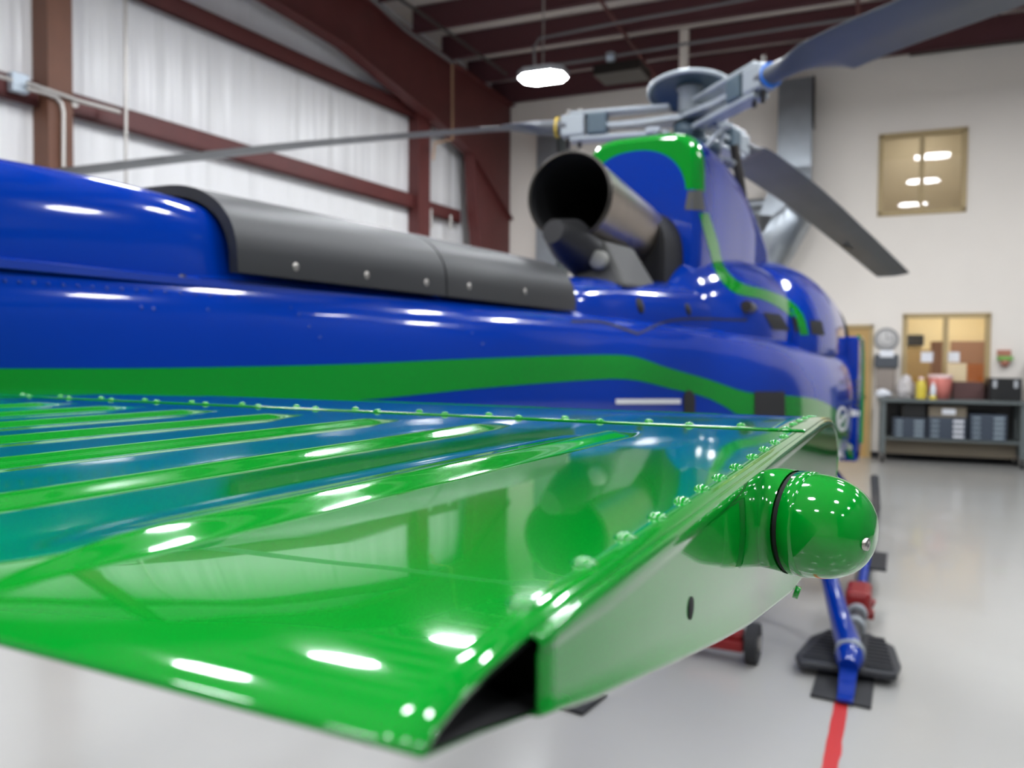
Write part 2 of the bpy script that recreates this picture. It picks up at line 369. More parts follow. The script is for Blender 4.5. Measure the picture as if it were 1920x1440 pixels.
# door
du1 = uv(1636, 700)[0]
door = struct('door_1', MB().box(du1-1.0, du1-.06, -.04, .01, 0, 2.12, B), M['doorwood'])
fm_ = MB(); fm_.box(du1-.06, du1, -.05, .04, 0, 2.18, B); fm_.box(du1-1.06, du1-1.0, -.05, .04, 0, 2.18, B); fm_.box(du1-1.06, du1, -.05, .04, 2.12, 2.18, B)
put('door_frame', fm_, M['tan'], door)
put('door_handle', MB().lathe(B(du1-.13, .01, 1.0), -nB, [(.03, 0), (.03, .01), (.012, .015), (.012, .05), (.028, .06), (.025, .09), (0, .095)], 16), M['screw'], door)
struct('baseboard_back', MB().box(du1, 5.3, 0, .012, 0, .1, B).box(-6.8, du1-1.06, 0, .012, 0, .1, B), M['rubber'])

# clock, dispenser, holder
cu, cz = uv(1662, 636)
ck = thing('wall_clock', B(cu, 0, cz), 'round grey rimmed wall clock above the towel dispenser', 'clock')
put('rim', MB().lathe(B(cu, 0, cz), -nB, [(.18, 0), (.185, .02), (.18, .045), (.155, .045), (.15, .03)], 40), M['clockrim'], ck)
put('face', MB().lathe(B(cu, 0, cz), -nB, [(.155, 0), (.155, .03), (0, .03)], 40), M['clockface'], ck)
put('hand', MB().box(cu-.005, cu+.005, .031, .034, cz, cz+.11, B), M['blk'], ck)
put('hand', MB().hexa([B(cu, .031, cz-.005), B(cu+.07, .031, cz+.02), B(cu+.07, .034, cz+.02), B(cu, .034, cz-.005), B(cu, .031, cz+.006), B(cu+.07, .031, cz+.03), B(cu+.07, .034, cz+.03), B(cu, .034, cz+.006)]), M['blk'], ck)
dp = thing('towel_dispenser', B(uv(1662, 700)[0], .1, 1.2), 'grey and smoke coloured paper towel dispenser under the clock', 'dispenser')
a_, z1 = uv(1641, 664, .2); b2, z2 = uv(1684, 690, .2); _, z3 = uv(1660, 735, .2)
put('cover', MB().box(a_, b2,  .005, .22, z2, z1, B), M['disp'], dp, bevel=.02)
put('towel_roll', MB().tube([B(a_+.07, .14, z1-.02), B(b2-.07, .14, z1-.02)], .085, 20), M['paper'], dp, label='white paper roll')
put('body', MB().box(a_+.03, b2-.04,  .005, .18, z3, z2, B), M['dispg'], dp, bevel=.015)
hu, hz = uv(1883, 672)
ho = thing('wall_holder', B(hu, 0, hz-.1), 'small terracotta wall planter with a lime green band beside the window', 'wall planter')
put('pot', MB().lathe(B(hu, .07, hz-.13), (0, 0, 1), [(.02, 0), (.05, .02), (.075, .1), (.0, .1)], 16), M['terra'], ho)
put('band', MB().box(hu-.1, hu+.1, .0, .14, hz-.03, hz+.03, B), M['lime'], ho, bevel=.01)
put('back_plate', MB().box(hu-.1, hu+.08, .0, .06, hz+.04, hz+.13, B), M['terra'], ho)

# work bench
BN0, BN1 = .04, .66
def bb(x0, x1, y0, y1, n0=.1, n1=.6):   # box from a pixel rectangle taken on plane n1
    ua, za = uv(x0, y0, n1); ub, zb = uv(x1, y1, n1); return ua, ub, n0, n1, zb, za
bu0, btz = uv(1650, 744, BN1); bu1 = bu0+2.0; btz = 1.0
bt = thing('work_bench', B((bu0+bu1)/2, .35, 0), 'grey steel work bench on castors below the office window', 'work bench')
put('worktop', MB().box(bu0-.02, bu1+.02, BN0, BN1, btz-.05, btz, B), M['benchgrey'], bt, bevel=.006)
for uu in (bu0+.02, bu1-.1):
    for nn in (BN0+.04, BN1-.1):
        put('leg', MB().box(uu, uu+.07, nn, nn+.07, .14, btz-.05, B), M['benchgrey'], bt)
        cs = put('castor', MB().tube([B(uu+.015, nn+.035, .06), B(uu+.055, nn+.035, .06)], .06, 16), M['rubber'], bt)
        put('castor_fork', MB().box(uu, uu+.012, nn, nn+.07, .05, .15, B).box(uu+.058, uu+.07, nn, nn+.07, .05, .15, B), M['screw'], bt)
put('lower_shelf', MB().box(bu0+.05, bu1-.05, BN0+.05, BN1-.06, .36, .39, B), M['benchgrey'], bt)
put('skirt', MB().box(bu0+.09, bu1-.1, BN0+.3, BN0+.32, .12, .36, B), M['shelf'], bt, label='tan lower panel')
put('back_panel', MB().box(bu0+.02, bu1-.02, BN0, BN0+.02, .14, btz-.05, B), M['blk'], bt)
# drawer cabinets under the bench
units = [(1675, 1737, 783, 'left small parts drawer cabinet under the bench, beneath a black case'),
         (1741, 1813, 782, 'middle small parts drawer cabinet under the bench, beneath a tan box'),
         (1819, 1889, 777, 'right small parts drawer cabinet under the bench, tallest of the three')]
for k, (x0, x1, y0, lab) in enumerate(units):
    ua, za = uv(x0, y0, .55); ub, _ = uv(x1, y0, .55); z0 = .39
    TOPS = globals().setdefault('TOPS', []); TOPS.append(za)
    t = thing('drawer_cabinet', B((ua+ub)/2, .4, z0), lab, 'drawer cabinet', 'small parts cabinets under the bench')
    put('body', MB().box(ua, ub, .2, .54, z0+.001, za, B), M['drawer'], t, bevel=.006)
    rows = 5 if k == 2 else 4; dh = (za-z0-.03)/rows
    for r in range(rows):
        zz = z0+.015+r*dh
        d = put('drawer', MB().box(ua+.015, ub-.015, .54, .553, zz+.006, zz+dh-.006, B), M['drawer'], t)
        wd = ub-ua
        put('handle', MB().box(ua+.04, ua+.04+wd*.2, .553, .566, zz+dh*.3, zz+dh*.62, B), M['drawerlab'], d)
        put('label_holder', MB().box(ub-.04-wd*.27, ub-.04, .553, .56, zz+dh*.25, zz+dh*.7, B), M['paper'] if k == 1 else M['drawerlab'], d)
def simple_box(name, px, m, label, cat, n0, n1, zb, lid=None):
    x0, x1, y0 = px; ua, za = uv(x0, y0, n1); ub, _ = uv(x1, y0, n1)
    return put(name, MB().box(ua, ub, n0, n1, zb, za, B), m, label=label, cat=cat, bevel=.008), (ua, ub, za)
simple_box('parts_case', (1692, 1736, 757), M['blk'], 'black case on top of the left drawer cabinet', 'case', .25, .5, TOPS[0]+.004)
o, (ua, ub, za) = simple_box('tan_box', (1742, 1813, 761), M['shelf'], 'tan box with a white label on the middle drawer cabinet', 'box', .22, .53, TOPS[1]+.004)
z0 = TOPS[1]
put('label_card', MB().box(ua+.18, ub-.15, .531, .534, z0+.05, za-.04, B), M['paper'], o)
# items on the bench
T = btz+.001
def onb(x, n=.4): return uv(x, 740, n)[0]
u = onb(1699); rs = random.Random(3)
mb = MB(); rings = []
for j in range(15):
    v = j/14; rr = .155*(math.sin(math.pi*(.16+.8*v))**.7)*(1-.3*v)
    rings.append([B(u, .35, T+.36*v)+V(1, 0, 0)*rr*math.cos(a2)*(1+.3*rs.uniform(-1, 1))+V(0, 1, 0)*rr*.8*math.sin(a2)*(1+.3*rs.uniform(-1, 1))+V(0, 0, .02)*rs.uniform(0, 1) for a2 in np.linspace(0, 2*math.pi, 20, endpoint=False)])
mb.grid(rings, cv=True); mb.add(rings[0], [tuple(range(20))]); mb.add(rings[-1], [tuple(range(20))])
put('plastic_bag', mb, M['bag'], label='crumpled whitish plastic bag on the bench', cat='bag')
u = onb(1656); mb = MB(); rings = []
for j in range(9):
    v = j/8; rr = .11*math.sin(math.pi*(.1+.85*v))
    rings.append([B(u, .4, T+.14*v)+V(1, 0, 0)*rr*math.cos(a2)*(1+.3*rs.uniform(-1, 1))+V(0, 1, 0)*rr*.6*math.sin(a2)*(1+.3*rs.uniform(-1, 1)) for a2 in np.linspace(0, 2*math.pi, 14, endpoint=False)])
mb.grid(rings, cv=True, sm=False); mb.add(rings[0], [tuple(range(14))]); mb.add(rings[-1], [tuple(range(14))])
put('crumpled_cloth', mb, M['paper'], label='crumpled white cloth at the left end of the bench', cat='cloth')
u = onb(1729, .58)-.015; t = thing('yellow_bottle', B(u, .57, T), 'yellow jug beside the pink bucket on the bench', 'bottle')
put('body', MB().lathe(B(u, .57, T), (0, 0, 1), [(.0, 0), (.07, 0), (.075, .02), (.075, .2), (.06, .26), (.03, .29), (.03, .3)], 20), M['yellowb'], t)
put('cap', MB().lathe(B(u, .57, T+.3), (0, 0, 1), [(.035, 0), (.035, .045), (0, .045)], 16), M['pinklid'], t)
u = onb(1750, .66); t = thing('spray_bottle', B(u, .61, T), 'slim white bottle with a yellow foot in front of the pink bucket', 'bottle')
put('body', MB().lathe(B(u, .61, T), (0, 0, 1), [(0, .0), (.04, 0), (.04, .18), (.02, .23), (.018, .26)], 16), M['paper'], t)
put('foot', MB().lathe(B(u, .61, T), (0, 0, 1), [(.05, 0.001), (.05, .06), (.046, .062)], 16), M['yellowb'], t)
put('nozzle', MB().box(u-.02, u+.04, 0.59, .63, T+.26, T+.31, B), M['pink'], t)
u = onb(1762, .37); t = thing('pink_bucket', B(u, .37, T), 'large pink bucket with a pale lid on the bench', 'bucket')
put('body', MB().lathe(B(u, .37, T), (0, 0, 1), [(0, 0), (.145, 0), (.168, .3), (.168, .33)], 28), M['pink'], t)
put('lid', MB().lathe(B(u, .37, T+.33), (0, 0, 1), [(.176, 0), (.178, .045), (.17, .05), (0, .052)], 28), M['pinklid'], t)
o, _ = simple_box('brown_box', (1787, 1846, 716), M['maroonbox'], 'wide dark brown box on the bench behind the bucket', 'box', .05, .25, T)
zt = uv(1800, 716, .26)[1]+.002
simple_box('cream_box', (1776, 1813, 681), M['creambox'], 'cream cardboard box stacked on the dark brown box', 'box', .05, .19, zt)
o, (ua, ub, za) = simple_box('black_case', (1856, 1917, 709), M['blk'], 'black carrying case at the right end of the bench', 'case', .15, .6, T)
for q in (.1, .75):
    put('latch', MB().box(ua+(ub-ua)*q, ua+(ub-ua)*(q+.12), .6, .61, za-.14, za-.03, B), M['house'], o)
ua, za = uv(1913, 678, .6)
put('grey_cabinet', MB().box(bu1+.05, bu1+.7, .05, .6, 0, za, B), M['benchgrey'], label='tall grey green cabinet cut off by the right picture edge', cat='cabinet', bevel=.01)

# ducts on the beige wall
d0, d1 = uv(1460, 200, .3)[0], uv(1524, 200, .3)[0]
dt = thing('air_duct', B((d0+d1)/2, .2, 3), 'large galvanised air duct on the beige wall behind the rotor', 'air duct')
put('vertical_duct', MB().box(d0, d1, .03, .42, 4.75, 6.2, B), M['galv'], dt, bevel=.01)
put('end_flange', MB().box(d1, d1+.03, .01, .44, 5.45, 6.2, B), M['drkscrew'], dt)
mb = MB().hexa([B(d0-.3, .02, 3.9), B(d1+.0, .02, 3.9), B(d1+.0, .5, 3.9), B(d0-.3, .5, 3.9), B(d0, .02, 4.75), B(d1, .02, 4.75), B(d1, .42, 4.75), B(d0, .42, 4.75)])
put('transition', mb, M['galv'], dt)
eu, ez = uv(1455, 430, .3)
mb = MB().tube([B(d0-.15+.2, .5, 3.95), B(eu+.12, .5, ez+.1), B(eu-.05, .5, ez-.35), B(eu-.2, .5, ez-.7)], [.42, .45, .38, .3], 28)
put('elbow', mb, M['galv'], dt)
pu0, pz = uv(1385, 383, .25); pu1 = uv(1448, 390, .25)[0]
put('branch_pipe', MB().tube([B(pu0-.3, .25, pz), B(pu1, .25, pz-.02)], .09, 16).tube([B(pu0-.3, .25, pz-.14), B(pu1-.05, .25, pz-.16)], .04, 12), M['galv'], dt)
u0_, z0_ = uv(1012, 250, .1); u1_, _ = uv(1050, 250, .1)
dt2 = thing('air_duct', B((u0_+u1_)/2, .1, 0), 'narrow grey duct on the beige wall left of the exhaust pipe', 'air duct')
put('duct_body', MB().box(u0_, u1_, .02, .25, 2.0, z0_, B), M['galv'], dt2)
u2_, _ = uv(1066, 250, .1)
put('side_channel', MB().box(u1_+.02, u2_, .02, .2, 2.0, z0_, B), M['benchgrey'], dt2)
# cable tray on the right
ua, za = uv(1705, 103, .1); ub, zb = uv(1990, 68, .1)
put('wall_pipe', MB().tube([B(ua, .12, za), B(ub, .12, zb)], .03, 10), M['drkscrew'], label='thin dark pipe along the top right of the beige wall', cat='pipe')
# ceiling conduits
def roof_px(x, y, z):
    d = ray(x, y); return C0+d*((z-H)/d[2])
put('ceiling_conduit', MB().tube([roof_px(1003, 142, 6.15), roof_px(1001, 90, 6.2), roof_px(1012, 72, 6.2), roof_px(1150, 44, 6.25), roof_px(1300, 17, 6.3), roof_px(1500, -20, 6.3)], .022, 8), M['dimpipe'],
    label='bent grey conduit feeding the ceiling lamp', cat='conduit')
put('ceiling_conduit', MB().tube([roof_px(1040, 122, 6.3), roof_px(1140, 107, 6.3), roof_px(1300, 80, 6.3), roof_px(1480, 52, 6.3), roof_px(1680, 22, 6.3)], .025, 8), M['dimpipe'],
    label='straight grey conduit right of the ceiling lamp below the purlins', cat='conduit')
put('ceiling_conduit', MB().tube([roof_px(690, -10, 6.5), roof_px(760, 55, 6.5), roof_px(850, 118, 6.4)], .03, 8), M['dimpipe'], label='pale conduit running along the top of the rafter', cat='conduit')
put('ceiling_conduit', MB().tube([roof_px(745, -5, 6.5), roof_px(840, 60, 6.5), roof_px(950, 140, 6.4)], .022, 8), M['drkscrew'], label='thin dark cable beside the rafter conduit', cat='conduit')
put('conduit_box', MB().lathe(roof_px(1145, 106, 6.3)-V(0, 0, .07), (0, 0, 1), [(0, 0), (.07, 0), (.075, .12), (0, .12)], 12), M['jbox'], label='round conduit box right of the ceiling lamp', cat='junction box')
p1 = roof_px(1283, 57, 6.75); p2 = p1.copy(); p2[2] = 5.95
put('ceiling_post', MB().tube([p2, p1], .075, 16).tube([p2-V(0, 0, .12), p2], .09, 16), M['vinyl'], label='grey vertical pipe hanging from the roof behind the rotor head', cat='pipe')
pts = [roof_px(1112, 135, 6.1), roof_px(1200, 122, 6.1), roof_px(1220, 145, 6.05), roof_px(1135, 155, 6.05)]
mb = MB().hexa([p-V(0, 0, .05) for p in pts]+[p+V(0, 0, .1) for p in pts])
put('unit_heater', mb, M['drkscrew'], label='flat dark grey unit heater hanging right of the ceiling lamp', cat='heater')

# LED high bay lights
def high_bay(c, label, group=None):
    t = thing('high_bay_light', c, label, 'ceiling light', group); c = V(*c)
    f = lambda a, b, z: c+dB*a-nB*b+V(0, 0, z)
    oc = [(-.33, -.12), (-.2, -.25), (.2, -.25), (.33, -.12), (.33, .12), (.2, .25), (-.2, .25), (-.33, .12)]
    put('housing', MB().prism([(a*1.06, b*1.06) for a, b in oc], f, .012, .1), M['house'], t)
    put('diffuser', MB().prism(oc, f, 0, .012), M['led'], t)
    put('hanger', MB().tube([c+V(0, 0, .1), c+V(0, 0, RZ((P0-c)@nB)-c[2]+.05)], .012, 6), M['conduit'], t)
    return t
high_bay((-4.772, 10.757, 5.65), 'bright white LED ceiling lamp hanging near the far end of the roof')
for u in (1.2, 4.1): high_bay(B(u, 4.4, 5.85), 'white LED ceiling lamp added out of frame to brighten the beige wall', 'lamps hung above the camera')  # two unseen lamps added to brighten the far beige wall
for i, n in enumerate((6.4, 9.4, 12.4, 15.4, 18.4)):
    for u in (-4.6, -1.7, 1.2, 4.1):
        high_bay(B(u, n, 5.75), 'white LED ceiling lamp added out of frame to brighten the beige wall', 'lamps hung above the camera')

# ------------------------------------------------------------------ helicopter
XC = -1.27
heli = thing('helicopter', (XC, 5.2, 0), 'blue and green helicopter seen along its tail boom, rotor blades spread', 'helicopter')
SC = 1.0      # scale of the measurements taken on the stabilizer (first taken 1 : 0.66)
def hp(name, mb, m, parent=None, **k):
    if SC != 1:
        mb.v = [tuple(C0+(np.array(p)-C0)*SC) for p in mb.v]
        if 'solid' in k: k['solid'] *= SC
    return put(name, mb, m, parent or heli, **k)
def interp(st, y):
    ys = [s[0] for s in st]; n = len(ys); out = []
    for c in range(1, len(st[0])):
        vs = [s[c] for s in st]
        m = [0]*n
        for i in range(n):
            if i == 0: m[i] = (vs[1]-vs[0])/(ys[1]-ys[0])
            elif i == n-1: m[i] = (vs[-1]-vs[-2])/(ys[-1]-ys[-2])
            else:
                a = (vs[i]-vs[i-1])/(ys[i]-ys[i-1]); b = (vs[i+1]-vs[i])/(ys[i+1]-ys[i])
                m[i] = 0 if a*b <= 0 else 2*a*b/(a+b)
        i = max(0, min(n-2, int(np.searchsorted(ys, y))-1)); h = ys[i+1]-ys[i]; t = (y-ys[i])/h
        out.append((2*t**3-3*t*t+1)*vs[i]+(t**3-2*t*t+t)*h*m[i]+(-2*t**3+3*t*t)*vs[i+1]+(t**3-t*t)*h*m[i+1])
    return out
def loft(st, ny=60, nr=64, cx=XC, caps=True, y0=None, y1=None, lean=0):
    """stations: y, half width, z bottom, z widest, z top, upper exponent, lower exponent"""
    y0 = st[0][0] if y0 is None else y0; y1 = st[-1][0] if y1 is None else y1
    rings = []
    for y in np.linspace(y0, y1, ny):
        w_, zb, zm, zt, e1, e2 = interp(st, y); r = []
        for k in range(nr):
            a = 2*math.pi*k/nr; c, s = math.cos(a), math.sin(a); e = e1 if s >= 0 else e2
            r.append(V(cx+w_*(1-lean*max(0, s)**(2/e))*math.copysign(abs(c)**(2/e), c), y, zm+((zt-zm) if s >= 0 else (zm-zb))*math.copysign(abs(s)**(2/e), s)))
        rings.append(r)
    mb = MB().grid(rings, cv=True)
    if caps: mb.add(rings[0], [tuple(range(nr))]); mb.add(rings[-1], [tuple(range(nr))])
    return mb
hull_st = [(-1.5, .18, 1.34, 1.52, 1.72, 3, 2.1), (.2, .205, 1.30, 1.51, 1.75, 3.8, 2.1), (1.0, .225, 1.27, 1.50, 1.757, 3.8, 2.1), (1.8, .265, 1.22, 1.49, 1.768, 3.3, 2.1),
           (2.6, .31, 1.17, 1.47, 1.775, 3.2, 2.2), (3.2, .39, 1.05, 1.45, 1.78, 3.1, 2.2), (3.8, .51, .9, 1.40, 1.80, 3.0, 2.4),
           (4.4, .655, .78, 1.32, 1.82, 2.9, 2.6), (5.0, .785, .7, 1.26, 1.83, 2.9, 3), (5.8, .895, .64, 1.2, 1.83, 3.1, 3), (6.6, .94, .62, 1.15, 1.83, 3.6, 3),
           (7.2, .94, .62, 1.15, 1.82, 4, 3), (7.7, .88, .66, 1.2, 1.74, 4, 2.6), (8.2, .66, .75, 1.15, 1.6, 2.6, 2.4), (8.5, .25, .95, 1.15, 1.35, 2, 2)]
hull = loft(hull_st, 130, 96); hp('fuselage', hull, M['blue'])
HB = hull.bvh()
# blue drive shaft cover on top of the boom
sc_st = [(-1.5, .15, 1.60, 1.68, 1.80, 5, 6), (.3, .184, 1.66, 1.70, 1.843, 5.5, 6), (.9, .188, 1.68, 1.71, 1.866, 5.5, 6), (1.05, .184, 1.69, 1.71, 1.864, 4.5, 6), (1.2, .15, 1.70, 1.72, 1.84, 3, 6)]
shaft = loft(sc_st, 60, 96, lean=.13); sco = hp('drive_shaft_cover', shaft, M['blue'])
flg = MB()
for sg in (1, -1):
    P = []
    for y in np.linspace(-1.4, 2.62, 40):
        hw = .178+.012*max(0, y-1); z = 1.694+.012*y; P.append([V(XC+sg*hw, y, z+.01), V(XC+sg*(hw+.022), y, z+.004), V(XC+sg*(hw+.024), y, z-.008)])
    flg.grid(P, sm=False)
hp('cover_flange', flg, M['blue_plain'], solid=.003)
# black cooling duct covers: open arch shells
def arch(y0, y1, w0, w1, zb0, zb1, zt0, zt1, n=28, th=.018):
    outer = []; inner = []
    for y in np.linspace(y0, y1, 20):
        t = (y-1.06)/(2.66-1.06); w_ = .216+(w1-w0)*t; zb = 1.728+.022*t; zt = 1.896+.044*t
        ro, ri = [], []; th = .02
        for k in range(n+1):
            a = math.pi*k/n; c, s = math.cos(a), math.sin(a)
            f = lambda w, h: V(XC+w*math.copysign(abs(c)**(2/3.2), c)*(1-.16*abs(s)**2), y, zb+h*abs(s)**(2/3.0))
            ro.append(f(w_, zt-zb)); ri.append(f(w_-th, zt-zb-th))
        outer.append(ro); inner.append(ri)
    mb = MB().grid(outer).grid(inner, flip=True)
    for r0, r1 in ((outer[0], inner[0]), (outer[-1], inner[-1])): mb.grid([r0, r1], sm=False)
    mb.grid([[o[0] for o in outer], [i[0] for i in inner]], sm=False); mb.grid([[o[-1] for o in outer], [i[-1] for i in inner]], sm=False)
    return mb
ar1 = arch(1.06, 1.77, .205, .215, 0, 0, 0, 0); ar2 = arch(1.777, 2.66, .205, .215, 0, 0, 0, 0)
a1 = hp('cooling_duct_cover', ar1, M['black'], label='matte black rear duct cover'); a2 = hp('cooling_duct_cover', ar2, M['black'], label='matte black forward duct cover')
sill = MB()
for sg in (1, -1):
    sill.add([V(XC+sg*.10, 1.0, 1.74), V(XC+sg*.19, 1.0, 1.715), V(XC+sg*.2, 2.7, 1.745), V(XC+sg*.1, 2.7, 1.77)], [(0, 1, 2, 3)])
hp('duct_sill', sill, M['blue_plain'], solid=.004)
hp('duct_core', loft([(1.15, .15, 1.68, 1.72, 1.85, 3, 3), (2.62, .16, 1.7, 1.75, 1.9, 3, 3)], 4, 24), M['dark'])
# engine deck
deck_st = [(2.58, .17, 1.6, 1.72, 1.86, 2.6, 4), (2.8, .22, 1.6, 1.72, 1.895, 2.6, 4), (3.2, .26, 1.6, 1.72, 1.925, 3, 4), (3.7, .36, 1.6, 1.72, 1.96, 3, 4), (4.3, .46, 1.6, 1.74, 2.02, 3, 4)]
deck = loft(deck_st, 40, 64); dko = hp('engine_deck_cowling', deck, M['blue'])
side_st = [(3.75, .30, 1.6, 1.72, 1.9, 2.6, 4), (4.1, .44, 1.6, 1.74, 2.1, 2.4, 4), (4.6, .56, 1.6, 1.74, 2.22, 2.2, 4), (5.2, .66, 1.6, 1.74, 2.28, 2.2, 4), (5.9, .72, 1.6, 1.74, 2.3, 2.2, 4)]
side = loft(side_st, 40, 64); hp('engine_cowling', side, M['blue'])
# transmission cowling
cw_st = [(4.14, .28, 1.8, 2.45, 2.735, 4.5, 5), (4.17, .305, 1.8, 2.45, 2.765, 4.5, 5), (4.24, .318, 1.8, 2.45, 2.785, 4.5, 5), (4.6, .345, 1.8, 2.4, 2.81, 4.2, 5), (5.0, .365, 1.8, 2.4, 2.79, 4, 5), (5.5, .385, 1.8, 2.35, 2.70, 3.4, 5),
         (6.0, .385, 1.8, 2.3, 2.54, 3, 5), (6.35, .34, 1.8, 2.2, 2.36, 2.6, 5), (6.6, .2, 1.8, 2.1, 2.24, 2.4, 5)]
cowl = loft(cw_st, 80, 80); cwo = hp('transmission_cowling', cowl, M['cowl'])
# cabin roof and windshield
rf_st = [(5.2, .70, 1.5, 1.7, 2.12, 2.4, 3), (5.6, .80, 1.5, 1.68, 2.27, 2.5, 3), (6.2, .86, 1.5, 1.66, 2.34, 2.6, 3), (6.8, .87, 1.5, 1.66, 2.32, 2.6, 3), (7.2, .85, 1.4, 1.64, 2.24, 2.5, 3), (7.7, .76, 1.3, 1.55, 2.02, 2.4, 3), (8.2, .56, 1.2, 1.4, 1.7, 2.2, 3), (8.45, .2, 1.15, 1.25, 1.4, 2, 2)]
roof = loft(rf_st, 50, 80, y1=7.15); hp('cabin_roof', roof, M['blue'])
hp('windshield', loft(rf_st, 30, 64, y0=7.16), mat('smoked_glass', (.01, .012, .015), .08, coat=1))
rt = []
for k in range(25):
    a = math.pi*k/24; w_, zb, zm, zt, e1, e2 = interp(rf_st, 7.15); c, s = math.cos(a), math.sin(a)
    rt.append(V(XC+(w_+.01)*math.copysign(abs(c)**(2/e1), c), 7.15, zm+(zt-zm+.01)*abs(s)**(2/e1)))
hp('windshield_frame', MB().tube(rt, .022, 8), M['blk'])
# open cabin door edge, standing proud of the front of the cabin
dm = MB(); dpoly = [(.8, .64), (1.0, .64)]
dr = MB().prism([(6.9, .78), (7.4, .72), (7.75, .85), (7.85, 1.2), (7.8, 1.6), (7.6, 1.76), (6.9, 1.775)], lambda y, z, t: V(t, y, z), XC+.80, XC+.962)
hp('cabin_door', dr, M['blue'], bevel=.015)
hp('door_edge_trim', MB().tube([V(XC+.955, 7.0, 1.772), V(XC+.957, 7.58, 1.762), V(XC+.957, 7.78, 1.60), V(XC+.957, 7.83, 1.2), V(XC+.957, 7.74, .85)], .02, 8), M['green'])
BV = {'hull': HB, 'deck': deck.bvh(), 'side': side.bvh(), 'cowl': cowl.bvh(), 'roof': roof.bvh(), 'arch1': ar1.bvh(), 'arch2': ar2.bvh(), 'shaft': shaft.bvh(), 'door': dr.bvh()}
def cast(px, py, keys):
    d = Vector(ray(px, py)).normalized(); best = None
    for k in keys:
        h = BV[k].ray_cast(Vector(C0), d, 60)
        if h[0] is not None and (best is None or h[3] < best[3]): best = h
    if best is None: return None
    n = best[1]
    if n.dot(d) > 0: n = -n
    return np.array(best[0]), np.array(n)
def smooth_line(pts, n, straight=False):
    P = np.array(pts, float); d = np.r_[0, np.cumsum(np.hypot(*np.diff(P, axis=0).T))]; t = np.linspace(0, d[-1], n)
    if straight or len(P) < 3: return np.c_[np.interp(t, d, P[:, 0]), np.interp(t, d, P[:, 1])]
    out = []
    m = np.zeros_like(P)
    for i in range(len(P)):
        a, b = max(i-1, 0), min(i+1, len(P)-1); m[i] = (P[b]-P[a])/(d[b]-d[a])
    for tt in t:
        i = max(0, min(len(P)-2, int(np.searchsorted(d, tt))-1)); h = d[i+1]-d[i]; s = (tt-d[i])/h
        out.append((2*s**3-3*s*s+1)*P[i]+(s**3-2*s*s+s)*h*m[i]+(-2*s**3+3*s*s)*P[i+1]+(s**3-s*s)*h*m[i+1])
    return np.array(out)
def strip(name, top, bot, keys, m, nu=60, nv=6, off=.002, parent=None, straight=False, label=None):
    A = smooth_line(top, nu, straight); Bb = smooth_line(bot, nu, straight); mb = MB(); idx = {}
    for i in range(nu):
        for j in range(nv+1):
            p = A[i]+(Bb[i]-A[i])*j/nv; h = cast(p[0], p[1], keys)
            if h is not None: idx[(i, j)] = len(mb.v); mb.v.append(tuple(h[0]+h[1]*off))
    for i in range(nu-1):
        for j in range(nv):
            q = [idx.get(k) for k in ((i, j), (i+1, j), (i+1, j+1), (i, j+1))]
            if None not in q:
                if max(np.linalg.norm(np.array(mb.v[q[a]])-np.array(mb.v[q[(a+1) % 4]])) for a in range(4)) < .6: mb.f.append(tuple(q)); mb.sm.append(True)
    if mb.f: return hp(name, mb, m, parent, label=label)
# livery
strip('green_stripe', [(-500, 692), (0, 691), (300, 690), (640, 683), (900, 672), (1130, 665), (1190, 669), (1250, 689), (1330, 712), (1400, 735), (1480, 742), (1540, 752), (1600, 790)],
      [(-500, 760), (0, 756), (300, 756), (640, 752), (900, 728), (1130, 711), (1190, 713), (1250, 727), (1330, 748), (1400, 790), (1480, 850), (1545, 862), (1600, 880)], ['hull', 'door'], M['green'], 160, 10)
strip('green_stripe', [(1310, 398), (1328, 400), (1345, 452), (1358, 500), (1388, 530), (1440, 545), (1480, 563), (1505, 590), (1516, 628)][1:], [(1310, 400), (1330, 470), (1344, 515), (1375, 548), (1430, 562), (1465, 580), (1492, 604), (1500, 628)],
      ['side', 'cowl', 'roof', 'hull'], M['green'], 90, 5)
strip('grey_patch', [(1290, 358), (1316, 356)], [(1284, 393), (1321, 395)], ['cowl', 'side'], M['greypatch'], 6, 4, .004)
strip('sill_trim', [(1425, 627), (1500, 631), (1580, 637)], [(1425, 632), (1500, 636), (1580, 641)], ['hull'], M['screw'], 30, 2)
strip('side_window', [(1430, 586), (1462, 590)], [(1448, 618), (1480, 620)], ['roof', 'side', 'hull'], M['dark'], 8, 8, .004, label='dark rear cabin window')
strip('side_window', [(1484, 592), (1492, 596)], [(1490, 622), (1500, 623)], ['roof', 'side', 'hull'], M['dark'], 4, 6, .004, label='narrow dark cabin window')
strip('side_window', [(1517, 600), (1540, 602)], [(1521, 626), (1546, 629)], ['roof', 'side', 'hull'], M['dark'], 8, 8, .004, label='dark forward cabin window')
strip('vent_opening', [(1413, 734), (1470, 734)], [(1412, 800), (1472, 800)], ['hull'], M['dark'], 12, 8, .005, label='black square recess')
strip('step_hole', [(1281, 770), (1281, 740), (1291, 731), (1301, 742), (1302, 770)], [(1281, 790), (1283, 790), (1291, 790), (1299, 790), (1302, 790)], ['hull'], M['dark'], 16, 6, .004, label='black oval opening')
strip('door_strap', [(1152, 748), (1274, 748)], [(1152, 757), (1274, 757)], ['hull'], M['white'], 20, 2, .006)
strip('white_swoosh', [(1566, 845), (1580, 850), (1592, 880)], [(1560, 900), (1570, 895), (1588, 900)], ['hull', 'door'], M['white'], 14, 6, .006)
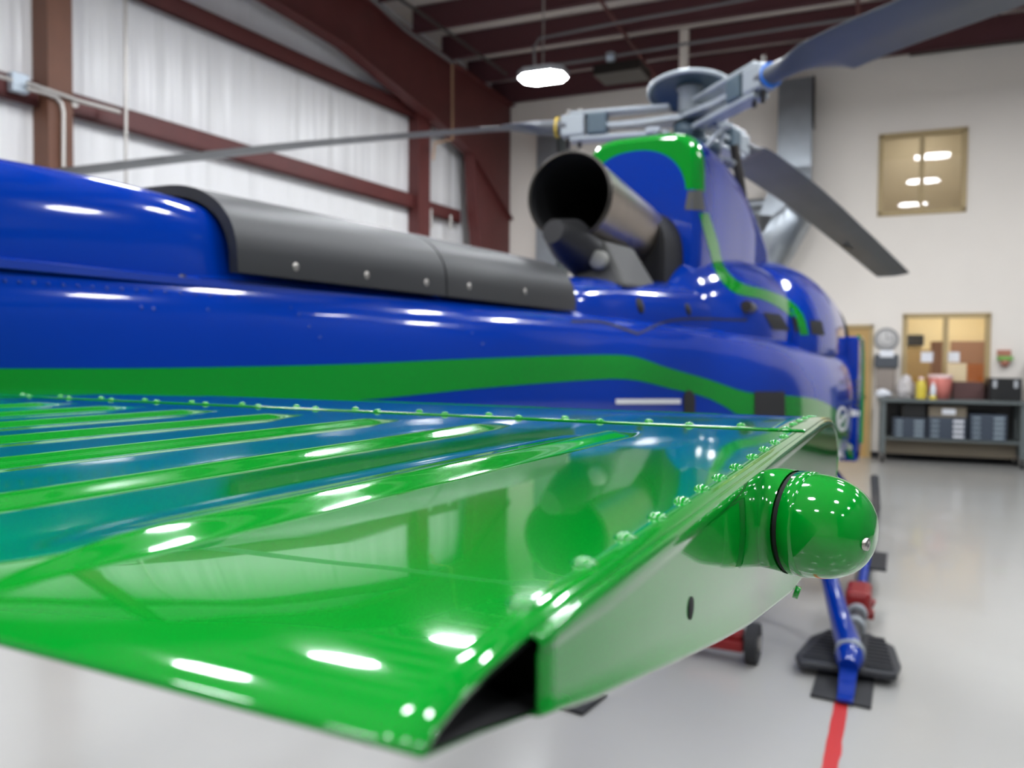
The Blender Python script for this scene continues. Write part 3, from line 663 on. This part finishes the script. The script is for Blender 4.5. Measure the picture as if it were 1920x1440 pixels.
# logo ring and lettering block on the nose
ring = [(1578+11*math.cos(a), 785+24*math.sin(a)) for a in np.linspace(0, 2*math.pi, 28)]
ring2 = [(1578+6.5*math.cos(a)+1, 785+18*math.sin(a)) for a in np.linspace(0, 2*math.pi, 28)]
strip('logo_ring', ring, ring2, ['hull', 'door'], M['white'], 40, 2, .005)
strip('logo_stroke', [(1572, 792), (1580, 776)], [(1577, 794), (1584, 778)], ['hull', 'door'], M['white'], 4, 2, .006)
for k in range(5):
    strip('letter_mark', [(1604, 712+11*k), (1611, 712+11*k)], [(1604, 719+11*k), (1611, 719+11*k)], ['hull', 'door'], M['drawer'], 3, 2, .005)
strip('name_patch', [(1592, 768), (1611, 770)], [(1592, 780), (1611, 780)], ['hull', 'door'], M['white'], 5, 3, .005)
# cowling details
def blob(name, px, py, keys, r, m, parent, sq=1, h=.4, n=16):
    c = cast(px, py, keys)
    if c is None: return
    mb = MB(); mb.lathe(c[0]-c[1]*r*.1, c[1], [(r, 0), (r*.95, r*h*.5), (r*.6, r*h*.9), (0, r*h)], n); return hp(name, mb, m, parent)
for x, y in [(555, 500), (688, 516), (800, 530), (880, 537), (985, 547)]:
    blob('screw', x, y, ['arch1', 'arch2'], .0085 if x < 700 else .009, M['screw'], a1 if x < 820 else a2)
for x, y in [(150, 506), (345, 522)]: blob('screw', x, y, ['shaft', 'hull'], .0095, M['drkscrew'], sco)
for k in range(17):
    x = 8+27.5*k; blob('rivet', x, 526+x*.0695, ['hull'], .003, M['blue_plain'], sco, n=10, h=.8)
for x, y in [(545, 577), (560, 590), (580, 612), (600, 632), (865, 610), (885, 625), (905, 645), (265, 577), (288, 579), (390, 581)]:
    blob('rivet', x, y, ['hull'], .003, M['blue_plain'], sco, n=10, h=.8)
c = cast(1200, 573, ['deck', 'side'])
if c is not None: hp('vent_hole', MB().lathe(c[0]-c[1]*.002, c[1], [(.034, 0), (.034, .004), (0, .0045)], 24), M['dark'], dko)
c = cast(1290, 580, ['side', 'deck'])
if c is not None: hp('vent_slot', MB().lathe(c[0]-c[1]*.01, c[1], [(.03, 0), (.03, .012), (0, .016)], 16), M['dark'])
c = cast(1405, 583, ['side', 'roof', 'hull'])
if c is not None: hp('door_hinge', MB().tube([c[0]+V(0, -.1, .02), c[0]+V(.0, .08, .02)], .03, 10), M['drkscrew'])
# seam lines
strip('panel_seam', [(1070, 601), (1130, 603), (1196, 624)], [(1070, 605), (1130, 607), (1196, 629)], ['hull', 'deck', 'side'], M['dark'], 30, 1, .002)
strip('panel_seam', [(1196, 624), (1262, 598), (1400, 598)], [(1196, 628), (1262, 602), (1400, 602)], ['hull', 'deck', 'side'], M['dark'], 30, 1, .002)

# exhaust
ex = MB(); path = [V(XC, 3.14, 2.265), V(XC, 3.5, 2.245), V(XC+.01, 3.9, 2.215), V(XC+.03, 4.2, 2.16)]
def pipe(path, R, n=40):
    return MB().tube(path, R, n, cap=False)
exo = hp('exhaust_pipe', pipe(path, [.186, .182, .178, .175]), M['steel'], solid=0)
hp('dark_inner_face', pipe([p+V(0, .003, 0) for p in path], [.178, .174, .17, .167]), M['dark'], exo)
hp('lip', MB().lathe(V(XC, 3.138, 2.265), (0, 1, 0), [(.178, 0), (.188, 0), (.189, .02)], 40), M['drkscrew'], exo)
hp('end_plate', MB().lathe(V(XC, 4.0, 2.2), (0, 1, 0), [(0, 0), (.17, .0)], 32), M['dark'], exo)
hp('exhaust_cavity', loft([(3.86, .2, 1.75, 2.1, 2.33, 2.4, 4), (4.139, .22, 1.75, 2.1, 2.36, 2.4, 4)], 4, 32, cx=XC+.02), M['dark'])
mb = MB().tube([V(XC-.02, 3.02, 2.1), V(XC, 3.14, 2.08), V(XC+.03, 3.3, 2.02), V(XC+.06, 3.5, 1.93)], [.05, .095, .10, .11], 20)
hp('oil_cooler_outlet', mb, M['sooty'])
mb = MB().hexa([V(XC-.02, 3.2, 1.86), V(XC+.24, 3.2, 1.88), V(XC+.24, 3.7, 1.9), V(XC-.1, 3.7, 1.9), V(XC+.06, 3.25, 2.09), V(XC+.12, 3.25, 2.09), V(XC+.14, 3.6, 2.1), V(XC, 3.6, 2.1)])
sup = hp('exhaust_support', mb, mat('support_grey', (.05, .05, .048), .6), bevel=.02)
p = atY(1122, 487, 3.19); hp('round_cap', MB().lathe(p, (0, -1, 0), [(.04, -.02), (.04, .006), (.03, .012), (0, .012)], 24), mat('cap_grey', (.22, .22, .2), .5), sup)
p = [atY(x, y, 3.95) for x, y in ((1193, 400), (1206, 404), (1212, 420), (1210, 440), (1203, 462))]
hp('hand_loop', MB().tube(p, .011, 8), M['hub'], exo)

# rotor head
RM = V(XC, 5.2, 0)
hp('rotor_mast', MB().lathe(RM, (0, 0, 1), [(.10, 2.6), (.10, 2.86), (.075, 2.88), (.075, 3.0), (.1, 3.02), (.1, 3.1), (.06, 3.12), (.06, 3.3)], 28), M['hubd'])
hp('swash_plate', MB().lathe(RM, (0, 0, 1), [(.08, 2.9), (.2, 2.9), (.21, 2.93), (.2, 2.96), (.08, 2.97)], 32), M['hubd'])
dsk = hp('vibration_absorber', MB().lathe(RM+V(0, 0, 3.32), (-.04, .17, 1), [(.0, .015), (.2, .01), (.262, -.02), (.266, -.01), (.262, .005), (.2, .032), (0, .038)], 48), M['hubd'])
hp('rim_ring', MB().lathe(RM+V(0, 0, 3.32), (-.04, .17, 1), [(.258, -.022), (.272, -.02), (.272, .004), (.258, .01)], 48), M['hub'], dsk)
hp('central_weight', MB().lathe(RM, (0, 0, 1), [(.0, 3.17), (.062, 3.17), (.07, 3.2), (.07, 3.31), (.09, 3.335), (0, 3.34)], 28), M['hub'], dsk)
def rf_(ang):
    e = V(math.cos(ang), math.sin(ang), 0); t_ = V(-math.sin(ang), math.cos(ang), 0)
    return lambda r, t, z: RM+e*r+t_*t+V(0, 0, z)
blades = [(-170.2, [(.6, 3.13), (1.4, 3.165), (2.5, 3.155), (3.6, 3.12), (5.35, 3.045)], 0),
          (76.6, [(.6, 3.12), (1.0, 3.135), (2.06, 3.06), (3.6, 2.86), (5.35, 2.60)], 1),
          (-46.5, [(.6, 3.13), (1.2, 3.13), (2.2, 3.05), (3.6, 2.95), (5.35, 2.8)], 2)]
for ang, zs, k in blades:
    f = rf_(math.radians(ang)); zr = lambda r: interp(zs, r)[0]
    z6 = zr(.6)
    st_ = hp('star_arm', MB().prism([(0, -.09), (.12, -.1), (.35, -.05), (.62, -.045), (.62, .045), (.35, .05), (.12, .1), (0, .09)], lambda a, b, t: f(a, b, t), z6-.015, z6+.015), M['hub'])
    arm = MB(); arm.box(.12, .78, -.055, .055, z6+.075, z6+.105, f); arm.box(.12, .78, -.055, .055, z6-.095, z6-.06, f)
    ao = hp('blade_sleeve', arm, M['hub'], bevel=.01)
    hp('damper', MB().box(.53, .66, -.07, .07, z6-.06, z6+.075, f), M['hubd'], ao, bevel=.012)
    hp('root_fitting', MB().box(.68, .84, -.06, .06, z6-.06, z6+.08, f), M['hub'], ao, bevel=.012)
    for rr in (.72, .8):
        hp('bolt', MB().lathe(f(rr, 0, z6-.13), (0, 0, 1), [(0, 0), (.014, 0), (.014, .26), (0, .26)], 10), M['drkscrew'], ao)
    # blade
    rings = []
    for r in list(np.linspace(.8, 1.25, 14))+list(np.linspace(1.3, 5.35, 50)):
        u_ = min(1, max(0, (r-.95)/(.08 if k == 1 else .3))); u_ = u_*u_*(3-2*u_)
        ch = .13+.23*u_; th = .10*(1-u_)+.032*u_; tw = math.radians((14-1.7*r) if r > 1.2 else 10*u_); z = zr(r); ring_ = []
        if r > 5.3: ch *= .97
        for a in np.linspace(0, 2*math.pi, 24, endpoint=False):
            c, s = math.cos(a), math.sin(a)
            xx = ch*(.5*c)-(.08*u_)     # leading edge positive side (counter flow)
            yy = th*.5*s*(1-.45*(-c)*u_ if c < 0 else 1)*(abs(s)**.1)
            if c < -.0: yy *= (1-u_*.75*(-c))
            lead = -1   # main rotor of this type turns clockwise from above
            ring_.append(f(r, lead*(xx*math.cos(tw)-yy*math.sin(tw)), z+xx*math.sin(tw)+yy*math.cos(tw)))
        rings.append(ring_)
    mb = MB().grid(rings, cv=True); mb.add(rings[0], [tuple(range(24))]); mb.add(rings[-1], [tuple(range(24))])
    bo = hp('rotor_blade', mb, M['blade'], label=['grey rotor blade reaching left', 'grey rotor blade drooping forward', 'grey rotor blade overhead right'][k])
    if k != 1: hp('colour_band', MB().tube([f(.865, 0, zr(.865)), f(.88, 0, zr(.88))], [.068, .068], 20), M['yellow'] if k == 0 else M['ltblue'], bo)
    hp('trim_tab', MB().box(3.9, 4.3, .17 if True else 0, .225, zr(4.1)-.03, zr(4.1)-.026, f), M['blade'], bo)
    hp('pitch_link', MB().tube([f(.17, .12, 2.93), f(.2, .14, z6-.09)], .013, 8), M['hub'])
    hp('pitch_horn', MB().box(.17, .26, .03, .16, z6-.1, z6-.07, f), M['hub'])
hp('scissor_link', MB().tube([V(XC+.1, 5.05, 2.85), V(XC+.25, 5.0, 3.0), V(XC+.1, 5.1, 3.08)], .016, 8), M['hub'])
hp('servo_actuator', MB().tube([V(XC+.33, 5.3, 2.62), V(XC+.28, 5.25, 2.95)], .03, 12), M['drkscrew'])
hp('mast_fairing_rim', MB().lathe(V(XC+.1, 5.05, 2.79), (0, 0, 1), [(.2, 0), (.23, .01), (.2, .02)], 24), M['hub'])

# landing gear
SK = -.20
sk = hp('skid_tube', MB().tube([V(SK, 4.3, .125), V(SK, 5, .12), V(SK, 8.8, .12), V(SK-.02, 9.3, .17), V(SK-.04, 9.6, .3)], .045, 20), M['ribrubber'], label='right skid tube')
hp('skid_tube', MB().tube([V(2*XC-SK, 4.3, .125), V(2*XC-SK, 8.8, .12), V(2*XC-SK, 9.6, .3)], .045, 20), M['ribrubber'], label='left skid tube')
for sg, sx in ((1, SK), (-1, 2*XC-SK)):
    q = lambda dx: sx-sg*dx
    hp('skid_leg', MB().tube([V(q(0), 4.28, .14), V(q(.02), 4.38, .16), V(q(.06), 4.55, .2), V(q(.15), 4.85, .37), V(q(.24), 4.98, .52), V(q(.42), 5.06, .70), V(q(.7), 5.1, .76)], [.062, .062, .055, .045, .042, .05, .05], 16), M['blue_plain'])
    hp('skid_leg', MB().tube([V(q(0), 7.4, .14), V(q(.1), 7.4, .32), V(q(.3), 7.4, .6), V(q(.6), 7.4, .75)], .05, 16), M['blue_plain'])
hp('leg_clamp', MB().tube([V(SK, 4.26, .13), V(SK, 4.3, .135)], .069, 24), M['hub'])
hp('skid_heel', MB().tube([V(SK, 4.29, .125), V(SK, 4.22, .12), V(SK, 4.16, .1)], [.066, .066, .045], 20), M['blue_plain'])
P = []
for y, z in ((4.24, .10), (4.18, .085), (4.1, .05), (3.98, .022), (3.92, .019)):
    hw = .042-.008*((4.24-y)/.3); P.append([V(SK-hw, y, z), V(SK+hw, y, z)])
hp('heel_spring', MB().grid(P, sm=False), M['blue_plain'], solid=.012)
# bear paw
poly = [(-.46, 4.30), (-.42, 4.62), (-.34, 4.80), (-.12, 4.82), (.0, 4.66), (.03, 4.40), (.01, 4.24), (-.43, 4.20)]
bp = MB().prism(poly, lambda a, b, t: V(a, b, t+.0), .035, .075)
bpo = hp('skid_paw', bp, M['ribrubber'], bevel=.012)
for sd in (0, 1):
    for k in range(9):
        y = 4.27+k*.055; x0, x1 = ((-.42+.01*k, -.27), (-.13, .0-.006*k))[sd]
        hp('paw_rib', MB().box(x0, x1, y, y+.022, .075, .087), M['ribrubber'], bpo)
rc = thing('ground_wheel_clamp', V(SK, 5.15, .1), 'red ground handling wheel clamp gripping the right skid', 'wheel clamp')
put('clamp_block', MB().box(SK-.07, SK+.07, 5.02, 5.3, .085, .24), M['red'], rc, bevel=.03)
put('clamp_arm', MB().box(SK-.09, SK+.085, 5.12, 5.2, .06, .1).tube([V(SK-.06, 5.3, .17), V(SK+.08, 5.3, .1)], .03, 10), M['red'], rc)
hp('skid_step', MB().box(SK-.02, SK+.14, 5.75, 6.25, .20, .22), M['rubber'], bevel=.005)
hp('skid_step', MB().box(SK-.32, SK-.02, 5.75, 6.15, .30, .33), M['sooty'], bevel=.005)
hp('step_bracket', MB().tube([V(SK-.30, 5.7, .29), V(SK, 5.72, .25)], .02, 10).tube([V(SK, 5.6, .14), V(SK+.02, 6.0, .3)], .03, 10), M['blue_plain'])
for y in (4.7, 4.95): hp('skid_fitting', MB().tube([V(SK, y, .125), V(SK, y+.06, .125)], .055, 16), M['hub'])

# ------------------------------------------------------------------ horizontal stabilizer
SC = .66
def pl(tab, y): return float(np.interp(y, [a for a, b in tab], [b for a, b in tab]))
topt = [(.111, -.0665), (.116, -.0640), (.123, -.0622), (.135, -.0605), (.15, -.0596), (.18, -.059), (.60, -.059), (.80, -.0592), (.86, -.0600), (.91, -.0622), (.96, -.0665), (1.0, -.074), (1.03, -.084), (1.05, -.098), (1.06, -.118)]
bott = [(.111, -.0665), (.13, -.0705), (.155, -.0767), (.188, -.0857), (.28, -.1066), (.35, -.122), (.425, -.1374), (.5, -.150), (.606, -.1675), (.70, -.176), (.80, -.1785), (.9, -.1765), (.965, -.1695), (1.01, -.158), (1.045, -.14), (1.06, -.118)]
ribx = [-.195, -.312, -.422, -.535, -.648, -.762, -.878, -.992, -1.105, -1.22, -1.335, -1.45]
def ribh(x, y):
    h = 0
    for k, xr in enumerate(ribx):
        e = min(1, max(0, (.625-y)/.05))*min(1, max(0, (y-.12)/.05))
        if e <= 0: continue
        yy = x-(xr+(-.018*(1-(y-.13)/.5) if k == 0 else 0))
        run, top_, back = .013*(.3+.7*e)+.004, .003, .012
        if yy > run: v = 0
        elif yy > -.0: v = 1-yy/run
        elif yy > -top_: v = 1
        elif yy > -top_-back: v = 1-(-top_-yy)/back
        else: v = 0
        h = max(h, (v*v*(3-2*v)*.25+v*.75)*.0042*e)
    return h
xs = []
x = -1.75
for xr in ribx[::-1]:
    xs += list(np.linspace(x, xr-.018, 5))+list(np.linspace(xr-.017, xr+.02, 26)); x = xr+.022
xs += list(np.linspace(x, -.0700, 12)); xs = sorted(set(np.round(xs, 5)))
ys = [.111, .113, .116, .119, .123, .128, .135, .142, .15, .165, .18]+list(np.linspace(.2, .56, 19))+list(np.linspace(.57, .684, 20))
P = [[V(x, y, H+pl(topt, y)+ribh(x, y)) for y in ys] for x in xs]
rear = MB().grid(P)
stab = hp('horizontal_stabilizer', rear, M['green_ribbed'], solid=.0012)
ysf = list(np.linspace(.6885, .86, 14))+list(np.linspace(.87, 1.06, 30))
xf = np.linspace(-1.75, -.0700, 60)
P = [[V(x, y, H+pl(topt, y)+.0010) for y in ysf]+[V(x, y, H+pl(bott, y)+.0005) for y in ysf[::-1][1:]] for x in xf]
hp('leading_edge_skin', MB().grid(P), M['green_ribbed'], stab, solid=.0012)
ysb = [.111, .115, .12, .13, .145]+list(np.linspace(.16, .69, 34))
hp('lower_skin', MB().grid([[V(x, y, H+pl(bott, y)) for y in ysb] for x in xf], flip=True), M['green_ribbed'], stab)
hp('seam_filler', MB().box(-1.75, -.075, .678, .694, H-.0625, H-.0605), M['green'], stab)
# tip rib plate
yp = list(np.linspace(.1547, .20, 6))+list(np.linspace(.22, 1.0, 50))+list(np.linspace(1.005, 1.06, 14))
outl = [(y, pl(topt, y)) for y in yp]+[(y, pl(bott, y)) for y in yp[::-1][1:-1]]
Pl = MB(); N_ = len(outl)
c_ = (.55, -.11)
def ringo(inset, x): return [V(x, a+(c_[0]-a)*inset*.6, H+b+(c_[1]-b)*inset*2.2) for a, b in outl]
def topp(x): return [V(x, y, H+pl(topt, y)) for y in yp]
def bots(x): return [V(x, y, H+pl(bott, y)+.0) for y in yp]
mid = []
cols = []
for y in yp:
    a, b = pl(topt, y), pl(bott, y); th = a-b; k = min(1, th/.03)
    sec = [(-.0712, 0.0006), (-.0700, .0007), (-.0688, .0003), (-.0680, -.0006), (-.0676, -.002), (-.0676, -.0058), (-.0680, -.0066), (-.0681, -.0085)]
    rr = [V(x, y, H+a+z*k) for x, z in sec]
    rr += [V(-.0681, y, H+a-.0085*k-(th-.0115*k)*t) for t in (.25, .5, .75, 1)]
    rr += [V(-.0676, y, H+b+.0022*k), V(-.0675, y, H+b+.0008*k), V(-.0683, y, H+b-.0003*k), V(-.0705, y, H+b-.0006*k)]
    cols.append(rr)
po = hp('tip_plate', MB().grid(cols), mat('green_paint_plate', GREEN, .16, coat=1, spec=.08), stab, solid=.0008)
hp('edge_seam', MB().tube([V(-.0714, y, H+pl(topt, y)+.0004) for y in yp], .00045, 6), M['dark'], stab)
hp('dark_inner_face', MB().grid([[V(x, y, H+pl(bott, y)+.0007) for y in np.linspace(.116, .175, 8)] for x in (-.4, -.0702)]).grid([[V(x, y, H+pl(topt, y)-.0016) for y in np.linspace(.120, .175, 8)] for x in (-.4, -.0706)]), M['dark'], stab)  # near-black sheets stand for shade and dark primer inside the open edge
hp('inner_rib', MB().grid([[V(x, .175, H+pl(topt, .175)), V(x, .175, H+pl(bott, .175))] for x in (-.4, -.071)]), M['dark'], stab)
# rivets
rivp = [(0.0042*math.cos(a)**.9, .0031*math.sin(a)) for a in np.linspace(0, math.pi/2, 8)]
rprof = [(.0046, -.0004)]+rivp
def rivet_at(p, n=(0, 0, 1)): return MB().lathe(p, n, rprof, 20)
tipy = [.169, .21, .247, .285, .322, .358, .396, .44, .492, .538, .586, .635]
first = None; rl = []
for y in tipy: rl.append((-.0790, y, H+pl(topt, y)+.0003))
for y in (.70, .752, .80, .845, .89, .93): rl.append((-.0855, y, H+pl(topt, y)+.0014))
for k in range(34): rl.append((-.125-.0415*k, .699 if k % 2 else .716, H-.059+.0014))
for p in rl:
    if first is None: first = hp('rivet', rivet_at(p), M['green'], stab); p_0 = p
    else:
        o = first.copy(); col.objects.link(o); o.parent = stab; o.location = ((p[0]-p_0[0])*SC, (p[1]-p_0[1])*SC, (p[2]-p_0[2])*SC)
# holes
def disc(p, n, r, m, parent, name='drain_hole', h=.0003): return hp(name, MB().lathe(p, n, [(r, -h), (r, h), (0, h)], 20), m, parent)
disc(V(-.0680, .292, H-.0915), (1, 0, 0), .0042, M['dark'], stab)
q = atZ(700, 1353, H-.0632); q[2] = H+pl(topt, q[1])+.0002; disc(q, (0, -.35, 1), .0022, M['dark'], stab)
hp('plate_nut', MB().lathe(V(-.070, .64, H-.176), (1, 0, -.3), [(0, 0), (.005, 0), (.005, .004), (0, .004)], 6), M['green'], stab)

# position light housing
ld = V(math.cos(math.radians(18)), -math.sin(math.radians(18)), 0)
lc = V(-.0510, .474, H-.0912); R_ = .0292
def dome(L, r, n=16, p=2.2): return [(r*max(0, 1-t**p)**(1/p), L*t) for t in np.linspace(0, 1, n)]
hrings = []
for t in np.linspace(0, 1, 26):
    rr = R_*max(0, 1-t**2.3)**(1/2.3); nn = ld
    cc = lc-ld*(.002+.034*t)+V(0, -.075*t**2, .006*t); b1 = np.cross(nn, V(0, 0, 1)); b1 /= np.linalg.norm(b1); b2 = np.cross(b1, nn)
    hrings.append([cc+rr*(math.cos(a)*b1+math.sin(a)*b2) for a in np.linspace(0, 2*math.pi, 48, endpoint=False)])
lamp = hp('position_light', MB().grid(hrings, cv=True), M['green'], label='green painted light housing')
hp('gasket', MB().lathe(lc, ld, [(R_*.97, -.0015), (R_*.985, .0008), (R_*.97, .0012)], 48), M['dark'], lamp)
hp('clamp_ring', MB().lathe(lc+ld*.001, ld, [(R_*.96, 0), (R_*1.01, .0005), (R_*1.015, .0065), (R_*1.0, .0082), (R_*.965, .0085)], 48), M['green'], lamp)
hp('dome', MB().lathe(lc+ld*.008, ld, dome(.034, R_*.985, 24, 2.4), 56), M['green'], lamp)
sp = lc+ld*.0455-V(.0, 0, .001); t_ = np.cross(ld, V(0, 0, 1))
sd = ld*.93+V(0, 0, -.05)-0*t_
hp('lens_screw', MB().lathe(lc+ld*.0395+V(.001, .001, -.004)+np.cross(ld, V(0, 0, 1))*.010, ld, [(.0034, 0), (.0034, .002), (.001, .0022), (0, .0012)], 16), M['screw'], lamp)

SC = 1.0
# ------------------------------------------------------------------ floor things
t1 = MB(); P = []
rs = random.Random(8)
for y in np.linspace(1.2, 4.15, 50): P.append([V(-.215-.008*(4-y)*.3-.03+rs.uniform(-.002, .002), y, .0025), V(-.215-.008*(4-y)*.3+.03+rs.uniform(-.004, .004), y, .0025)])
put('floor_tape', t1.grid(P, sm=False), M['tape'], label='red tape line on the floor under the right skid', cat='tape')
put('rubber_mat', MB().prism([(-.352, 3.95), (-.09, 3.93), (-.085, 4.5), (-.345, 4.5)], lambda a, b, t: V(a, b, t), .003, .016), M['rubber'], label='black rubber mat on the floor under the right skid heel', cat='mat', bevel=.003)
q = atZ(1090, 1335, 0)
put('floor_scrap', MB().prism([(q[0]-.1, q[1]-.02), (q[0]+.02, q[1]-.04), (q[0]+.05, q[1]+.2), (q[0]-.07, q[1]+.22)], lambda a, b, t: V(a, b, t), .002, .02), M['rubber'], label='small dark mat on the floor peeking out below the stabilizer edge', cat='mat')
q = atZ(1405, 1255, 0)
dl = thing('tow_dolly', V(q[0], q[1], 0), 'small red dolly with a black tyre on the floor behind the stabilizer tip', 'dolly')
put('wheel', MB().tube([V(q[0]-.03, q[1]+.1, .105), V(q[0]+.03, q[1]+.1, .105)], .105, 28), M['rubber'], dl, bevel=.01)
put('hub_cap', MB().tube([V(q[0]-.036, q[1]+.1, .105), V(q[0]+.036, q[1]+.1, .105)], .04, 16), M['screw'], dl)
put('frame', MB().box(q[0]-.34, q[0]-.04, q[1]+.04, q[1]+.16, .06, .12).box(q[0]-.16, q[0]-.05, q[1]+.05, q[1]+.15, .12, .16), M['red'], dl, bevel=.01)
put('far_wheel', MB().tube([V(q[0]-.36, q[1]+.1, .105), V(q[0]-.42, q[1]+.1, .105)], .105, 28), M['rubber'], dl)
for o in bpy.data.objects:
    if '_o' in o: del o['_o']
